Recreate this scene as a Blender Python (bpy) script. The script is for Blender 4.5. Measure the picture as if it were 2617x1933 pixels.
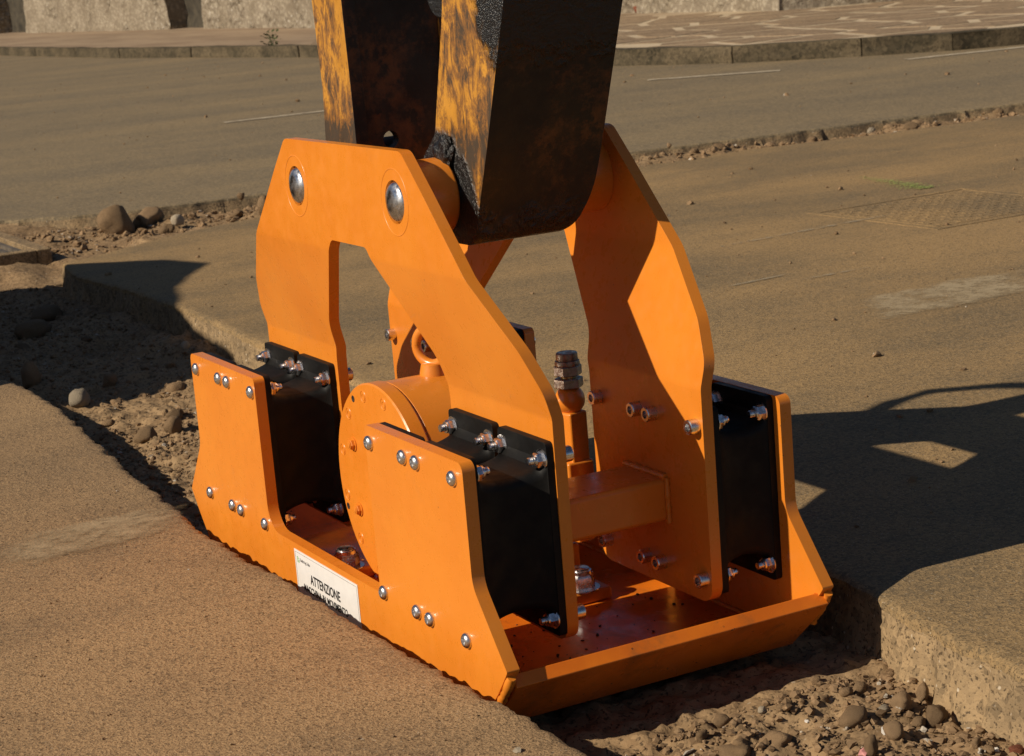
import bpy, bmesh, math, random
import numpy as np
from mathutils import Vector, Matrix, noise as mnoise

# ------------------------------------------------------------------ camera, sky, sun, exposure
scene = bpy.context.scene
for o in list(bpy.data.objects): bpy.data.objects.remove(o)
C = bpy.context.scene.collection
FPX, IW, IH = 5100.0, 2617.0, 1933.0
CAM = np.array([2.99165, -1.15418, 1.00897])
RC = np.array([[0.470793, 0.878450, -0.081727], [0.146529, -0.169205, -0.974628], [-0.869990, 0.446872, -0.208379]])
cd = bpy.data.cameras.new('camera'); cam = bpy.data.objects.new('camera', cd); C.objects.link(cam)
mw = Matrix.Identity(4)
for i in range(3):
    mw[i][0] = RC[0][i]; mw[i][1] = -RC[1][i]; mw[i][2] = -RC[2][i]; mw[i][3] = CAM[i]
cam.matrix_world = mw
cd.sensor_width = 36.0; cd.lens = FPX / IW * 36.0; cd.clip_start = 0.05; cd.clip_end = 2000
cd.dof.use_dof = True; cd.dof.focus_distance = 3.1; cd.dof.aperture_fstop = 20
scene.camera = cam
scene.render.resolution_x = 1024; scene.render.resolution_y = 756

SUN = Vector((0.05, 1.0, -0.67)).normalized()
world = bpy.data.worlds.new('World'); scene.world = world; world.use_nodes = True
wn = world.node_tree; bg = wn.nodes['Background']
sky = wn.nodes.new('ShaderNodeTexSky'); sky.sky_type = 'NISHITA'; sky.sun_disc = False
sky.sun_elevation = math.asin(-SUN.z); sky.sun_rotation = math.pi + 0.05
sky.altitude = 300; sky.air_density = 0.75; sky.dust_density = 0.5
wn.links.new(sky.outputs[0], bg.inputs[0]); bg.inputs[1].default_value = 0.05
sl = bpy.data.lights.new('sun', 'SUN'); sl.energy = 5.0; sl.angle = math.radians(0.53); sl.color = (1.0, 0.88, 0.71)
so = bpy.data.objects.new('sun', sl); C.objects.link(so); so.rotation_euler = SUN.to_track_quat('-Z', 'Y').to_euler(); so.location = (0, -6, 8)
scene.view_settings.view_transform = 'Standard'; scene.view_settings.look = 'None'
scene.view_settings.gamma = 1.0; scene.view_settings.exposure = 0.0

# ------------------------------------------------------------------ pixel helpers (display pixels are 2237 wide)
DS = IW / 2237.0
def hit(px, ax, val):
    r = RC.T @ np.array([(px[0]*DS - IW/2) / FPX, (px[1]*DS - IH/2) / FPX, 1.0])
    return CAM + (val - CAM[ax]) / r[ax] * r
def gnd(px, z=0.0): return hit(px, 2, z)
def depth(p): return float((RC @ (np.asarray(p) - CAM))[2])

# ------------------------------------------------------------------ numpy noise
_rng = np.random.RandomState(7); _LAT = _rng.rand(256, 256)
def vn(x, y, s, seed=0):
    x = np.asarray(x, float)*s + seed*17.3; y = np.asarray(y, float)*s + seed*9.1
    xi = np.floor(x).astype(int); yi = np.floor(y).astype(int); fx = x-xi; fy = y-yi
    fx = fx*fx*(3-2*fx); fy = fy*fy*(3-2*fy)
    g = lambda a, b: _LAT[a & 255, b & 255]
    return (g(xi, yi)*(1-fx)+g(xi+1, yi)*fx)*(1-fy)+(g(xi, yi+1)*(1-fx)+g(xi+1, yi+1)*fx)*fy
def fbm(x, y, s, oct=4, seed=0, gain=.5):
    t = 0; a = 1; n = 0
    for i in range(oct):
        t = t + a*(vn(x, y, s*2**i, seed+i*3)-.5); n += a; a *= gain
    return t/n*2

# ------------------------------------------------------------------ object helpers
def prop(o, label=None, cat=None, group=None, kind=None):
    if label: o['label'] = label
    if cat: o['category'] = cat
    if group: o['group'] = group
    if kind: o['kind'] = kind
    return o
def empty(name, loc=(0, 0, 0), label=None, cat=None, group=None):
    o = bpy.data.objects.new(name, None); o.location = loc; o.empty_display_size = .05; C.objects.link(o)
    return prop(o, label, cat, group)
def link(name, me, mat=None, parent=None, loc=None, rot=None):
    o = bpy.data.objects.new(name, me); C.objects.link(o)
    if mat is not None and not me.materials: me.materials.append(mat)
    if parent is not None: o.parent = parent
    if loc is not None: o.location = loc
    if rot is not None: o.rotation_euler = rot
    return o
def mesh_np(name, V, F, smooth=False):
    me = bpy.data.meshes.new(name); me.from_pydata([tuple(v) for v in V], [], [tuple(int(i) for i in f) for f in F]); me.update()
    if smooth: me.shade_smooth()
    return me
def bm_mesh(bm, name, smooth=None):
    bmesh.ops.recalc_face_normals(bm, faces=bm.faces)
    me = bpy.data.meshes.new(name); bm.to_mesh(me); bm.free()
    if smooth is not None:
        me.shade_smooth(); me.set_sharp_from_angle(angle=math.radians(smooth))
    return me
def bevel(o, w, seg=2, ang=35):
    m = o.modifiers.new('bevel', 'BEVEL'); m.width = w; m.segments = seg; m.limit_method = 'ANGLE'; m.angle_limit = math.radians(ang)
    m.harden_normals = True
    return o
def fillet(pts, n=6):
    """pts: (x, z, r) -> rounded outline"""
    out = []; N = len(pts)
    for i in range(N):
        p = Vector(pts[i][:2]); r = pts[i][2] if len(pts[i]) > 2 else 0
        if r <= 0: out.append((p.x, p.y)); continue
        a = Vector(pts[i-1][:2]) - p; b = Vector(pts[(i+1) % N][:2]) - p
        la, lb = a.length, b.length; a.normalize(); b.normalize()
        ang = a.angle(b)
        if abs(ang-math.pi) < .02: out.append((p.x, p.y)); continue
        d = min(r/math.tan(ang/2), la*.49, lb*.49); rr = d*math.tan(ang/2)
        c = p + (a+b).normalized()*(rr/math.sin(ang/2)); s = p+a*d-c; e = p+b*d-c
        tot = math.atan2(s.x*e.y-s.y*e.x, s.dot(e))
        for k in range(n+1):
            t = tot*k/n; out.append((c.x+s.x*math.cos(t)-s.y*math.sin(t), c.y+s.x*math.sin(t)+s.y*math.cos(t)))
    return out
def circle(cx, cz, r, n=28): return [(cx+r*math.cos(2*math.pi*i/n), cz+r*math.sin(2*math.pi*i/n)) for i in range(n)]
def prism_bm(outline, y0, y1, holes=()):
    bm = bmesh.new(); loops = []
    for L in [outline]+list(holes):
        vs = [bm.verts.new((x, y0, z)) for x, z in L]
        loops += [bm.edges.new((vs[i], vs[(i+1) % len(vs)])) for i in range(len(vs))]
    bmesh.ops.triangle_fill(bm, use_beauty=True, edges=loops)
    r = bmesh.ops.extrude_face_region(bm, geom=list(bm.faces))
    for v in r['geom']:
        if isinstance(v, bmesh.types.BMVert): v.co.y = y1
    bmesh.ops.recalc_face_normals(bm, faces=bm.faces)
    return bm
def lathe_bm(profile, n=24, axis='Y'):
    """profile: (r, h) pairs; revolved round the axis"""
    bm = bmesh.new(); rings = []
    for r, h in profile:
        if r < 1e-6: rings.append([bm.verts.new((0, h, 0))])
        else: rings.append([bm.verts.new((r*math.cos(2*math.pi*i/n), h, r*math.sin(2*math.pi*i/n))) for i in range(n)])
    for a, b in zip(rings, rings[1:]):
        for i in range(n):
            j = (i+1) % n
            if len(a) == 1 and len(b) == 1: continue
            if len(a) == 1: bm.faces.new((a[0], b[i], b[j]))
            elif len(b) == 1: bm.faces.new((a[i], b[0], a[j]))
            else: bm.faces.new((a[i], b[i], b[j], a[j]))
    bmesh.ops.recalc_face_normals(bm, faces=bm.faces)
    if axis == 'Z': bmesh.ops.rotate(bm, verts=bm.verts, cent=(0, 0, 0), matrix=Matrix.Rotation(math.pi/2, 3, 'X'))
    return bm
def box_bm(x0, x1, y0, y1, z0, z1, bm=None):
    bm = bm or bmesh.new()
    r = bmesh.ops.create_cube(bm, size=1)
    for v in r['verts']:
        v.co = ((x0+x1)/2+v.co.x*(x1-x0), (y0+y1)/2+v.co.y*(y1-y0), (z0+z1)/2+v.co.z*(z1-z0))
    return bm
def tube_bm(path, rad, n=10, bm=None):
    bm = bm or bmesh.new(); P = [Vector(p) for p in path]; rings = []
    up = Vector((0.13, 0.21, 1)).normalized()
    for i, p in enumerate(P):
        t = (P[min(i+1, len(P)-1)]-P[max(i-1, 0)]).normalized()
        a = t.cross(up).normalized(); b = t.cross(a).normalized(); r = rad[i] if hasattr(rad, '__len__') else rad
        rings.append([bm.verts.new(p+(a*math.cos(2*math.pi*k/n)+b*math.sin(2*math.pi*k/n))*r) for k in range(n)])
    for a, b in zip(rings, rings[1:]):
        for k in range(n): bm.faces.new((a[k], a[(k+1) % n], b[(k+1) % n], b[k]))
    bm.faces.new(rings[0][::-1]); bm.faces.new(rings[-1])
    return bm

# ------------------------------------------------------------------ materials
class NT:
    def __init__(s, name):
        s.m = bpy.data.materials.new(name); s.m.use_nodes = True; s.t = s.m.node_tree; s.b = s.t.nodes['Principled BSDF']
        s.co = s.n('ShaderNodeTexCoord').outputs['Object']
    def n(s, typ, **kw):
        x = s.t.nodes.new(typ)
        for k, v in kw.items(): setattr(x, k, v)
        return x
    def set(s, inp, v):
        if hasattr(v, 'is_output') or isinstance(v, bpy.types.NodeSocket): s.t.links.new(v, inp)
        else: inp.default_value = v
    def noise(s, scale, detail=4, rough=.6, vec=None, dist=0.0):
        x = s.n('ShaderNodeTexNoise'); s.set(x.inputs['Vector'], vec or s.co); x.inputs['Scale'].default_value = scale
        x.inputs['Detail'].default_value = detail; x.inputs['Roughness'].default_value = rough; x.inputs['Distortion'].default_value = dist
        return x.outputs['Fac']
    def voro(s, scale, vec=None, out='Distance', feature='F1', rnd=1.0):
        x = s.n('ShaderNodeTexVoronoi'); x.feature = feature; s.set(x.inputs['Vector'], vec or s.co); x.inputs['Scale'].default_value = scale
        x.inputs['Randomness'].default_value = rnd
        return x.outputs[out]
    def ramp(s, v, lo, hi, a=0.0, b=1.0):
        x = s.n('ShaderNodeMapRange'); s.set(x.inputs[0], v); x.inputs[1].default_value = lo; x.inputs[2].default_value = hi
        x.inputs[3].default_value = a; x.inputs[4].default_value = b; x.interpolation_type = 'SMOOTHSTEP'
        return x.outputs[0]
    def mix(s, f, a, b, mode='MIX'):
        x = s.n('ShaderNodeMix'); x.data_type = 'RGBA'; x.blend_type = mode
        s.set(x.inputs[0], f)
        for i, c in ((6, a), (7, b)):
            if isinstance(c, tuple): c = c if len(c) == 4 else c+(1,)
            s.set(x.inputs[i], c)
        return x.outputs[2]
    def math(s, op, a, b=0.0):
        x = s.n('ShaderNodeMath'); x.operation = op; s.set(x.inputs[0], a); s.set(x.inputs[1], b); return x.outputs[0]
    def scale(s, v):
        x = s.n('ShaderNodeMapping'); s.set(x.inputs[0], s.co); x.inputs['Scale'].default_value = v; return x.outputs[0]
    def bump(s, h, strength=.3, dist=.002, prev=None):
        x = s.n('ShaderNodeBump'); s.set(x.inputs['Height'], h); x.inputs['Strength'].default_value = strength; x.inputs['Distance'].default_value = dist
        if prev is not None: s.set(x.inputs['Normal'], prev)
        return x.outputs[0]
    def out(s, col=None, rough=None, normal=None, **kw):
        b = s.b
        if col is not None: s.set(b.inputs['Base Color'], col if not isinstance(col, tuple) or len(col) == 4 else col+(1,))
        if rough is not None: s.set(b.inputs['Roughness'], rough)
        if normal is not None: s.set(b.inputs['Normal'], normal)
        for k, v in kw.items(): s.set(b.inputs[k.replace('_', ' ')], v)
        return s.m

def mat_orange():
    m = NT('orange_paint')
    big = m.noise(5, 3); fine = m.noise(45, 4)
    c = m.mix(m.ramp(big, .3, .7), (.655, .202, .019), (.70, .230, .023))
    dust = m.ramp(m.noise(14, 6, .7), .56, .80, 0, .35)
    c = m.mix(dust, c, (.50, .19, .04))
    spots = m.ramp(m.voro(62), .05, .09, .8, 0)
    gate = m.ramp(m.noise(7, 3), .56, .66)
    c = m.mix(m.math('MULTIPLY', spots, gate), c, (.09, .035, .012))
    sc1 = m.noise(3.0, 5, .7, m.scale((30, 30, 4)), 1.5)
    c = m.mix(m.math('MULTIPLY', m.ramp(sc1, .66, .72, 0, .45), m.ramp(m.noise(6, 3), .5, .62)), c, (.42, .085, .012))
    r = m.ramp(fine, .3, .8, .24, .50)
    nb = m.bump(m.noise(90, 3), .10, .0006)
    nb = m.bump(m.noise(9, 2), .12, .003, nb)
    return m.out(c, r, nb, Coat_Weight=.12, Coat_Roughness=.15)
def mat_tub():
    m = NT('oily_orange_paint')
    c = m.mix(m.ramp(m.noise(6, 4), .3, .7), (.62, .14, .010), (.80, .21, .014))
    d = m.ramp(m.noise(11, 6, .7), .5, .72, 0, .75)
    c = m.mix(d, c, (.30, .10, .022))
    g = m.ramp(m.noise(16, 3), .50, .60)
    s1 = m.math('MULTIPLY', m.ramp(m.voro(75), .10, .16, 1, 0), g)
    c = m.mix(s1, c, (.035, .022, .014))
    r = m.ramp(m.noise(9, 3), .4, .6, .12, .34)
    return m.out(c, r, m.bump(m.noise(120, 3), .15, .0008))
def mat_steel(name, col=(.72, .72, .74), rough=.16, met=1.0):
    m = NT(name)
    c = m.mix(m.ramp(m.noise(160, 3), .4, .75), col+(1,), tuple(x*.55 for x in col)+(1,))
    return m.out(c, m.ramp(m.noise(90, 3), .3, .7, rough*.8, rough*1.8), Metallic=met)
def mat_rubber():
    m = NT('black_rubber')
    c = m.mix(m.ramp(m.noise(22, 5, .7), .52, .75), (.0045, .0042, .004), (.012, .0105, .0085))
    return m.out(c, m.ramp(m.noise(30, 3), .3, .7, .5, .7), m.bump(m.noise(60, 3), .15, .0015), Specular_IOR_Level=.22)
def mat_plain(name, col, rough=.6, var=.25, sc=20, bump=.2, metallic=0.0):
    m = NT(name)
    c = m.mix(m.ramp(m.noise(sc, 5, .7), .3, .7), tuple(x*(1-var) for x in col)+(1,), tuple(min(1, x*(1+var)) for x in col)+(1,))
    return m.out(c, rough, m.bump(m.noise(sc*4, 4), bump, .002), Metallic=metallic)
def mat_arm():
    m = NT('grimy_yellow_paint')
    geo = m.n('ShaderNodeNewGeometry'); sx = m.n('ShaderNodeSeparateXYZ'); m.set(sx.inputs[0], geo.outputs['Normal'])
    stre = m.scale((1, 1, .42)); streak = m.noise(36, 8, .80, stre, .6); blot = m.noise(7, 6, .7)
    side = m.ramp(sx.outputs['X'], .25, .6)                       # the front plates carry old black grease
    yc = m.mix(m.ramp(m.noise(30, 5), .3, .7), (.42, .185, .018), (.52, .24, .026))
    w = m.math('ADD', m.math('MULTIPLY', streak, .62), m.math('MULTIPLY', blot, .38))
    sep = m.n('ShaderNodeSeparateXYZ'); m.set(sep.inputs[0], m.co)
    w = m.math('ADD', w, m.ramp(sep.outputs['Z'], .72, .80, .10, 0))
    c = m.mix(m.ramp(w, .47, .54), yc, (.20, .085, .018))
    c = m.mix(m.ramp(w, .53, .60), c, (.050, .032, .017))
    scr = m.noise(5, 4, .7, m.scale((60, 60, 7)), 1.0); c = m.mix(m.ramp(scr, .62, .68, 0, .8), c, (.035, .025, .016))
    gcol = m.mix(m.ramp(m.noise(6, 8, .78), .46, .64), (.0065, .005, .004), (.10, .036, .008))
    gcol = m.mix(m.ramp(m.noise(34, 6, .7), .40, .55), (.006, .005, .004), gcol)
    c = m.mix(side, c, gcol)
    # wet grease round the boss and in the upper pocket
    pos = m.n('ShaderNodeSeparateXYZ'); m.set(pos.inputs[0], m.co)
    dx = m.math('SUBTRACT', pos.outputs['X'], .20); dz = m.math('SUBTRACT', pos.outputs['Z'], .640)
    rr = m.math('SQRT', m.math('ADD', m.math('MULTIPLY', dx, dx), m.math('MULTIPLY', dz, dz)))
    rr = m.math('ADD', rr, m.math('MULTIPLY', m.math('SUBTRACT', m.noise(28, 4), .5), .05))
    gm = m.ramp(rr, .098, .114, 1, 0)
    ux = m.math('SUBTRACT', pos.outputs['X'], .405); uz = m.math('MULTIPLY', m.math('SUBTRACT', pos.outputs['Z'], .94), .62)
    ur = m.math('ADD', m.math('SQRT', m.math('ADD', m.math('MULTIPLY', ux, ux), m.math('MULTIPLY', uz, uz))), m.math('MULTIPLY', m.math('SUBTRACT', m.noise(34, 4), .5), .06))
    gm = m.math('MAXIMUM', gm, m.ramp(ur, .040, .060, 1, 0))
    c = m.mix(gm, c, (.008, .007, .006))
    r = m.mix(gm, m.ramp(blot, .3, .7, .45, .75), (.22, .22, .22))
    n = m.bump(streak, .25, .003); n = m.bump(m.math('MULTIPLY', m.noise(60, 5, .75), gm), .9, .010, n)
    return m.out(c, r, n)
def ground_mat(name, c0, c1, dust, dsc=.9, grain=300, stretch=None, bump=.55, dlo=.38, dhi=.66, dmax=.75, white=.5):
    m = NT(name)
    base = m.mix(m.ramp(m.noise(2.4, 5), .3, .7), c0, c1)
    sv = m.scale(stretch) if stretch else m.co
    df = m.ramp(m.noise(dsc, 7, .66, sv, .1), dlo, dhi, 0, dmax)
    c = m.mix(df, base, dust)
    g = m.noise(grain, 2, .6); g2 = m.noise(grain*.28, 5, .75); ag = m.voro(grain*.55, out='Color'); sp = m.n('ShaderNodeSeparateColor'); m.set(sp.inputs[0], ag)
    c = m.mix(m.ramp(sp.outputs[0], .0, 1.0, 0, .30), c, tuple(min(1, x*1.45) for x in dust)+(1,))
    c = m.mix(m.ramp(sp.outputs[1], .62, 1.0, 0, .50), c, tuple(x*.62 for x in c0)+(1,))
    c = m.mix(m.ramp(g, .33, .46, .80, 0), c, (.040, .027, .016))
    c = m.mix(m.ramp(g2, .30, .42, .55, 0), c, tuple(x*.50 for x in c0)+(1,))
    wv = m.voro(grain*.8, out='Color'); ws = m.n('ShaderNodeSeparateColor'); m.set(ws.inputs[0], wv)
    wg = m.math('MULTIPLY', m.ramp(ws.outputs[2], .95, .99, 0, white), m.ramp(m.voro(grain*.8), .2, .45, 1, 0))
    c = m.mix(wg, c, (.52, .44, .33))
    n = m.bump(g, bump*.75, .0020); n = m.bump(m.voro(grain*.55), bump*.5, .0015, n); n = m.bump(g2, bump*.45, .004, n)
    return m.out(c, m.ramp(g, .3, .7, .7, .95), n, Specular_IOR_Level=.2)
M_OR = mat_orange(); M_TUB = mat_tub(); M_ZN = mat_steel('zinc_steel', (.80, .80, .81), .21, 1.0); M_PIN = mat_steel('polished_pin', (.66, .66, .68), .22)
M_DK = mat_steel('dark_steel', (.30, .28, .26), .30); M_RB = mat_rubber(); M_ARM = mat_arm()
M_CUT = ground_mat('cut_asphalt', (0.142, 0.103, 0.061), (0.228, 0.162, 0.092), (0.323, 0.223, 0.120), 5, 150, (1, 1, .5), 1.3, .4, .6, .7, .95)
M_NEAR = ground_mat('dusty_asphalt_near', (0.200, 0.135, 0.076), (0.290, 0.185, 0.096), (0.375, 0.243, 0.124), 1.3, 330, None, 1.0)
M_FAR = ground_mat('dusty_asphalt_far', (0.150, 0.115, 0.070), (0.215, 0.150, 0.078), (0.365, 0.235, 0.105), .8, 300, (1.5, .7, 1), .8, .38, .64, .80)
M_ROAD = ground_mat('road_asphalt', (0.140, 0.115, 0.079), (0.180, 0.143, 0.092), (0.325, 0.232, 0.118), .5, 150, (1.7, .35, 1), .35, .36, .74, .55)
M_SOIL = ground_mat('dry_soil', (.19, .120, .062), (.26, .168, .088), (.32, .215, .115), 3.0, 130, None, 1.0)
M_STONE = None
def mat_stone(name, a, b):
    m = NT(name); oi = m.n('ShaderNodeObjectInfo')
    c = m.mix(m.ramp(m.noise(18, 5, .65), .3, .7), a, b)
    c = m.mix(m.ramp(m.noise(60, 5, .7), .55, .75, 0, .5), c, (.30, .215, .13))
    hs = m.n('ShaderNodeHueSaturation'); m.set(hs.inputs['Color'], c); m.set(hs.inputs['Value'], m.ramp(oi.outputs['Random'], 0, 1, .75, 1.2))
    return m.out(hs.outputs[0], .9, m.bump(m.noise(40, 6, .75), .6, .012), Specular_IOR_Level=.2)
M_ST = mat_stone('brown_stone', (.20, .130, .070), (.29, .19, .105)); M_STG = mat_stone('grey_stone', (.34, .275, .195), (.43, .36, .265))
M_STR = mat_stone('red_stone', (.22, .07, .04), (.30, .11, .06))
M_GRV = NT('gravel'); _v = M_GRV.voro(70, out='Color'); _s = M_GRV.n('ShaderNodeSeparateColor'); M_GRV.set(_s.inputs[0], _v)
_c = M_GRV.mix(_s.outputs[0], (.165, .105, .056), (.29, .19, .105)); _c = M_GRV.mix(M_GRV.ramp(_s.outputs[1], .965, .98), _c, (.42, .37, .30))
M_GRV = M_GRV.out(_c, .9, M_GRV.bump(M_GRV.noise(200, 3), .4, .002), Specular_IOR_Level=.2)
M_KERB = ground_mat('shade_darkened_kerb', (.032, .027, .016), (.060, .049, .029), (.14, .105, .062), 2.2, 70, None, .9, white=.1)  # stained kerb stone, base colours darkened further to carry the shade of its face
M_FLAG = ground_mat('flagstone', (.215, .150, .094), (.27, .19, .118), (.32, .225, .135), 1.0, 40, None, .4)
M_MORT = mat_plain('pale_mortar', (.36, .30, .215), .9, .18, 3, .3)
M_WHITE = NT('worn_road_paint'); M_WHITE = M_WHITE.out(M_WHITE.mix(M_WHITE.ramp(M_WHITE.noise(9, 6, .75), .40, .66), (.50, .42, .30), (.26, .20, .13)), .85, M_WHITE.bump(M_WHITE.noise(150, 3), .4, .002))
M_GREEN = mat_plain('green_spray_paint', (.34, .42, .10), .7, .3, 60, .2)
M_STICK = mat_plain('white_sticker', (.74, .72, .70), .35, .04, 30, .02)
M_INK = mat_plain('black_ink', (.010, .010, .011), .5, .1, 30, 0); M_GINK = mat_plain('green_ink', (.13, .40, .07), .5, .1, 30, 0)
M_GREY = mat_plain('grey_ink', (.22, .21, .21), .5, .1, 30, 0)
def mat_wall():
    m = NT('rough_wall'); v = m.voro(6.5); v2 = m.voro(15)
    c = m.mix(m.ramp(m.noise(1.4, 6, .7), .35, .65), (.29, .24, .17), (.44, .375, .28))
    c = m.mix(m.ramp(v2, .25, .55, 0, .55), c, (.17, .13, .09))
    g = m.ramp(m.noise(.8, 3), .45, .55)
    c = m.mix(m.math('MULTIPLY', m.ramp(m.voro(11, out='Distance'), .1, .3, .8, 0), g), c, (.58, .52, .43))
    n = m.bump(m.math('MULTIPLY', v, g), 1.0, .10); n = m.bump(m.noise(18, 5, .7), .9, .05, n)
    return m.out(c, .95, n, Specular_IOR_Level=.2)
M_WALL = mat_wall(); M_PIER = mat_plain('dark_brown_stone', (.045, .036, .022), .95, .5, 6, .8)  # piers: plain dark brown stone
M_IRON = mat_plain('rusty_iron', (.10, .08, .06), .75, .4, 25, .5)
M_IRON2 = mat_plain('dusty_iron', (.26, .185, .105), .8, .3, 25, .5)
M_LEAF = mat_plain('weed_leaf', (.055, .085, .018), .7, .4, 40, .1)
M_SCRAP = mat_plain('white_scrap', (.62, .58, .52), .7, .1, 40, .1); M_PINK = mat_plain('pink_scrap', (.55, .24, .22), .7, .2, 40, .1)

# ------------------------------------------------------------------ ground: slabs with broken edges, trench floor
ground = mesh_np('ground', [(-600, -600, -.6), (600, -600, -.6), (600, 600, -.6), (-600, 600, -.6)], [(0, 1, 2, 3)])
prop(link('ground', ground, M_SOIL), kind='structure')

def resample(P, step_fn):
    P = np.array(P, float); out = []
    for a, b in zip(P, P[1:]):
        L = np.linalg.norm(b-a); n = max(1, int(L/step_fn((a+b)/2)))
        for k in range(n): out.append(a+(b-a)*k/n)
    out.append(P[-1]); return np.array(out)
def smooth_path(P, it):
    P = P.copy()
    for _ in range(it): P[1:-1] = .25*P[:-2]+.5*P[1:-1]+.25*P[2:]
    return P
def slab(name, path, closing, zf, step_fn, amp, depth_, mat, offs, seed, batter=.03):
    """a sheet of asphalt; path = its broken edge with the sheet on the LEFT hand, closing = far corners"""
    P = smooth_path(resample(path, step_fn), 6)
    T = np.gradient(smooth_path(P, 60), axis=0); T /= np.linalg.norm(T, axis=1)[:, None]+1e-9
    inn = np.stack([-T[:, 1], T[:, 0]], 1)
    s = np.concatenate([[0], np.cumsum(np.linalg.norm(np.diff(P, axis=0), axis=1))])
    wob = fbm(s, s*0, 3.0, 4, seed)*amp*1.8 + fbm(s, s*0, 18, 3, seed+5)*amp*.7 + (vn(s, s*0, 48, seed+6)-.5)*amp*1.5 + (vn(s, s*0, 95, seed+7)-.5)*amp*1.1
    E0 = P+inn*wob[:, None]
    rows = []; N = len(P)
    for dz in (-depth_, -depth_*.66, -depth_*.40, -depth_*.22, -depth_*.10):           # broken face, going up
        k = -dz/depth_
        jit = fbm(s, s*0+dz*40, 14, 4, seed+9)*.020 + fbm(s, s*0+dz*90, 60, 2, seed+11)*.012
        Q = E0 - inn*(batter*k**1.3+jit*min(1, k*1.6))[:, None]
        rows.append(np.c_[Q, zf(Q[:, 0], Q[:, 1])+dz])
    nface = len(rows)
    for o, d in zip(offs, [.0030, .0008]+[0]*20):
        Q = E0+inn*o
        rows.append(np.c_[Q, zf(Q[:, 0], Q[:, 1])-d*(1+1.5*vn(s, s*0, 25, seed))])
    V = np.concatenate(rows); F = []; mi = []
    for r in range(len(rows)-1):
        for i in range(N-1):
            a = r*N+i; F.append((a, a+1, a+1+N, a+N)); mi.append(1 if r < nface-1 else 0)
    me = mesh_np(name, V, F)
    bm = bmesh.new(); bm.from_mesh(me); bm.verts.ensure_lookup_table(); bm.faces.ensure_lookup_table()
    for f, k in zip(bm.faces, mi): f.material_index = k
    L = (len(rows)-1)*N
    far = [bm.verts.new((x, y, float(zf(np.array([x]), np.array([y]))[0]))) for x, y in closing]
    bm.verts.ensure_lookup_table()
    loop = [bm.verts[L+i] for i in range(N)]+far
    ed = []
    for i in range(len(loop)):
        a, b = loop[i], loop[(i+1) % len(loop)]
        ed.append(bm.edges.get((a, b)) or bm.edges.new((a, b)))
    bmesh.ops.triangle_fill(bm, use_beauty=True, edges=ed)
    for f in bm.faces:
        if f.normal.z < 0 and f.material_index == 0 : f.normal_flip()
    bm.to_mesh(me); bm.free(); me.shade_smooth(); me.set_sharp_from_angle(angle=math.radians(38))
    me.materials.append(mat); me.materials.append(M_CUT)
    return prop(link(name, me), kind='structure')
flat = lambda x, y: np.zeros_like(np.asarray(x, float))
def z_near(x, y):
    w = np.exp(-(np.asarray(x)/.85)**2)*np.exp(-(np.minimum(0, np.asarray(y)+.05)/.9)**2)
    return (.012+.005*np.exp(-((np.asarray(x)+.10)/.22)**2)+.0186*np.clip(x, -1, 1))*w + .004*fbm(x, y, 4, 3, 3)*np.exp(-(np.asarray(y)/2)**2)
NEAR_E = [(6, 0.0), (1.5, -.02), (.9, -.012), (.76, -.012), (.65, -.030), (.5, -.044), (.0, -.052), (-.3, -.052), (-.49, -.050), (-.62, -.034), (-.9, -.016), (-1.32, .018),
          (-1.86, .058), (-2.13, .058), (-2.35, .04), (-3.2, .06), (-4.7, .05), (-4.85, -.1), (-4.9, -.8), (-5, -5)]
slab('pavement_near', NEAR_E, [(-5, -60), (60, -60), (60, 0)], z_near, lambda p: .006 if -3 < p[0] < 1.3 and p[1] > -.3 else .12, .006, .16, M_NEAR,
     [0, .006, .016, .04, .1, .22, .45, .8], 2)
FAR_E = [(-4.2, 40), (-4.3, 14), (-4.6, 8), (-4.72, 5.82), (-4.78, 4.89), (-4.92, 4.18), (-4.96, 3.62), (-5.0, 1.84), (-4.87, 1.49), (-4.6, 1.07), (-4.5, .93), (-4.44, .80),
         (-4.1, .745), (-3.87, .75), (-3.42, .775), (-2.84, .775), (-2.25, .74), (-1.5, .72), (-.6, .70), (.3, .685), (.61, .655), (.70, .635), (.89, .612), (1.01, .606), (1.4, .60), (6, .62)]
slab('pavement_far', FAR_E, [(60, .7), (60, 40)], flat, lambda p: .012 if p[1] < 2.2 and p[0] < 1.6 else (.03 if p[1] < 8 and p[0] < 0 else .3), .006, .17, M_FAR,
     [0, .006, .018, .05, .1], 5)
ROAD_E = [(-6.4, -60), (-6.4, -3), (-6.3, .5), (-6.15, 1.0), (-5.95, 1.25), (-5.85, 1.53), (-5.8, 2.2), (-5.62, 3.0), (-5.46, 3.92), (-5.36, 4.49), (-5.30, 5.32), (-5.18, 6.24), (-5, 8), (-4.7, 14), (-4.5, 60)]
slab('road', ROAD_E, [(-300, 60), (-300, -60)], flat, lambda p: .025 if -1 < p[1] < 8.5 else .4, .012, .15, M_ROAD, [0, .008, .025, .07], 8, .09)

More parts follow.
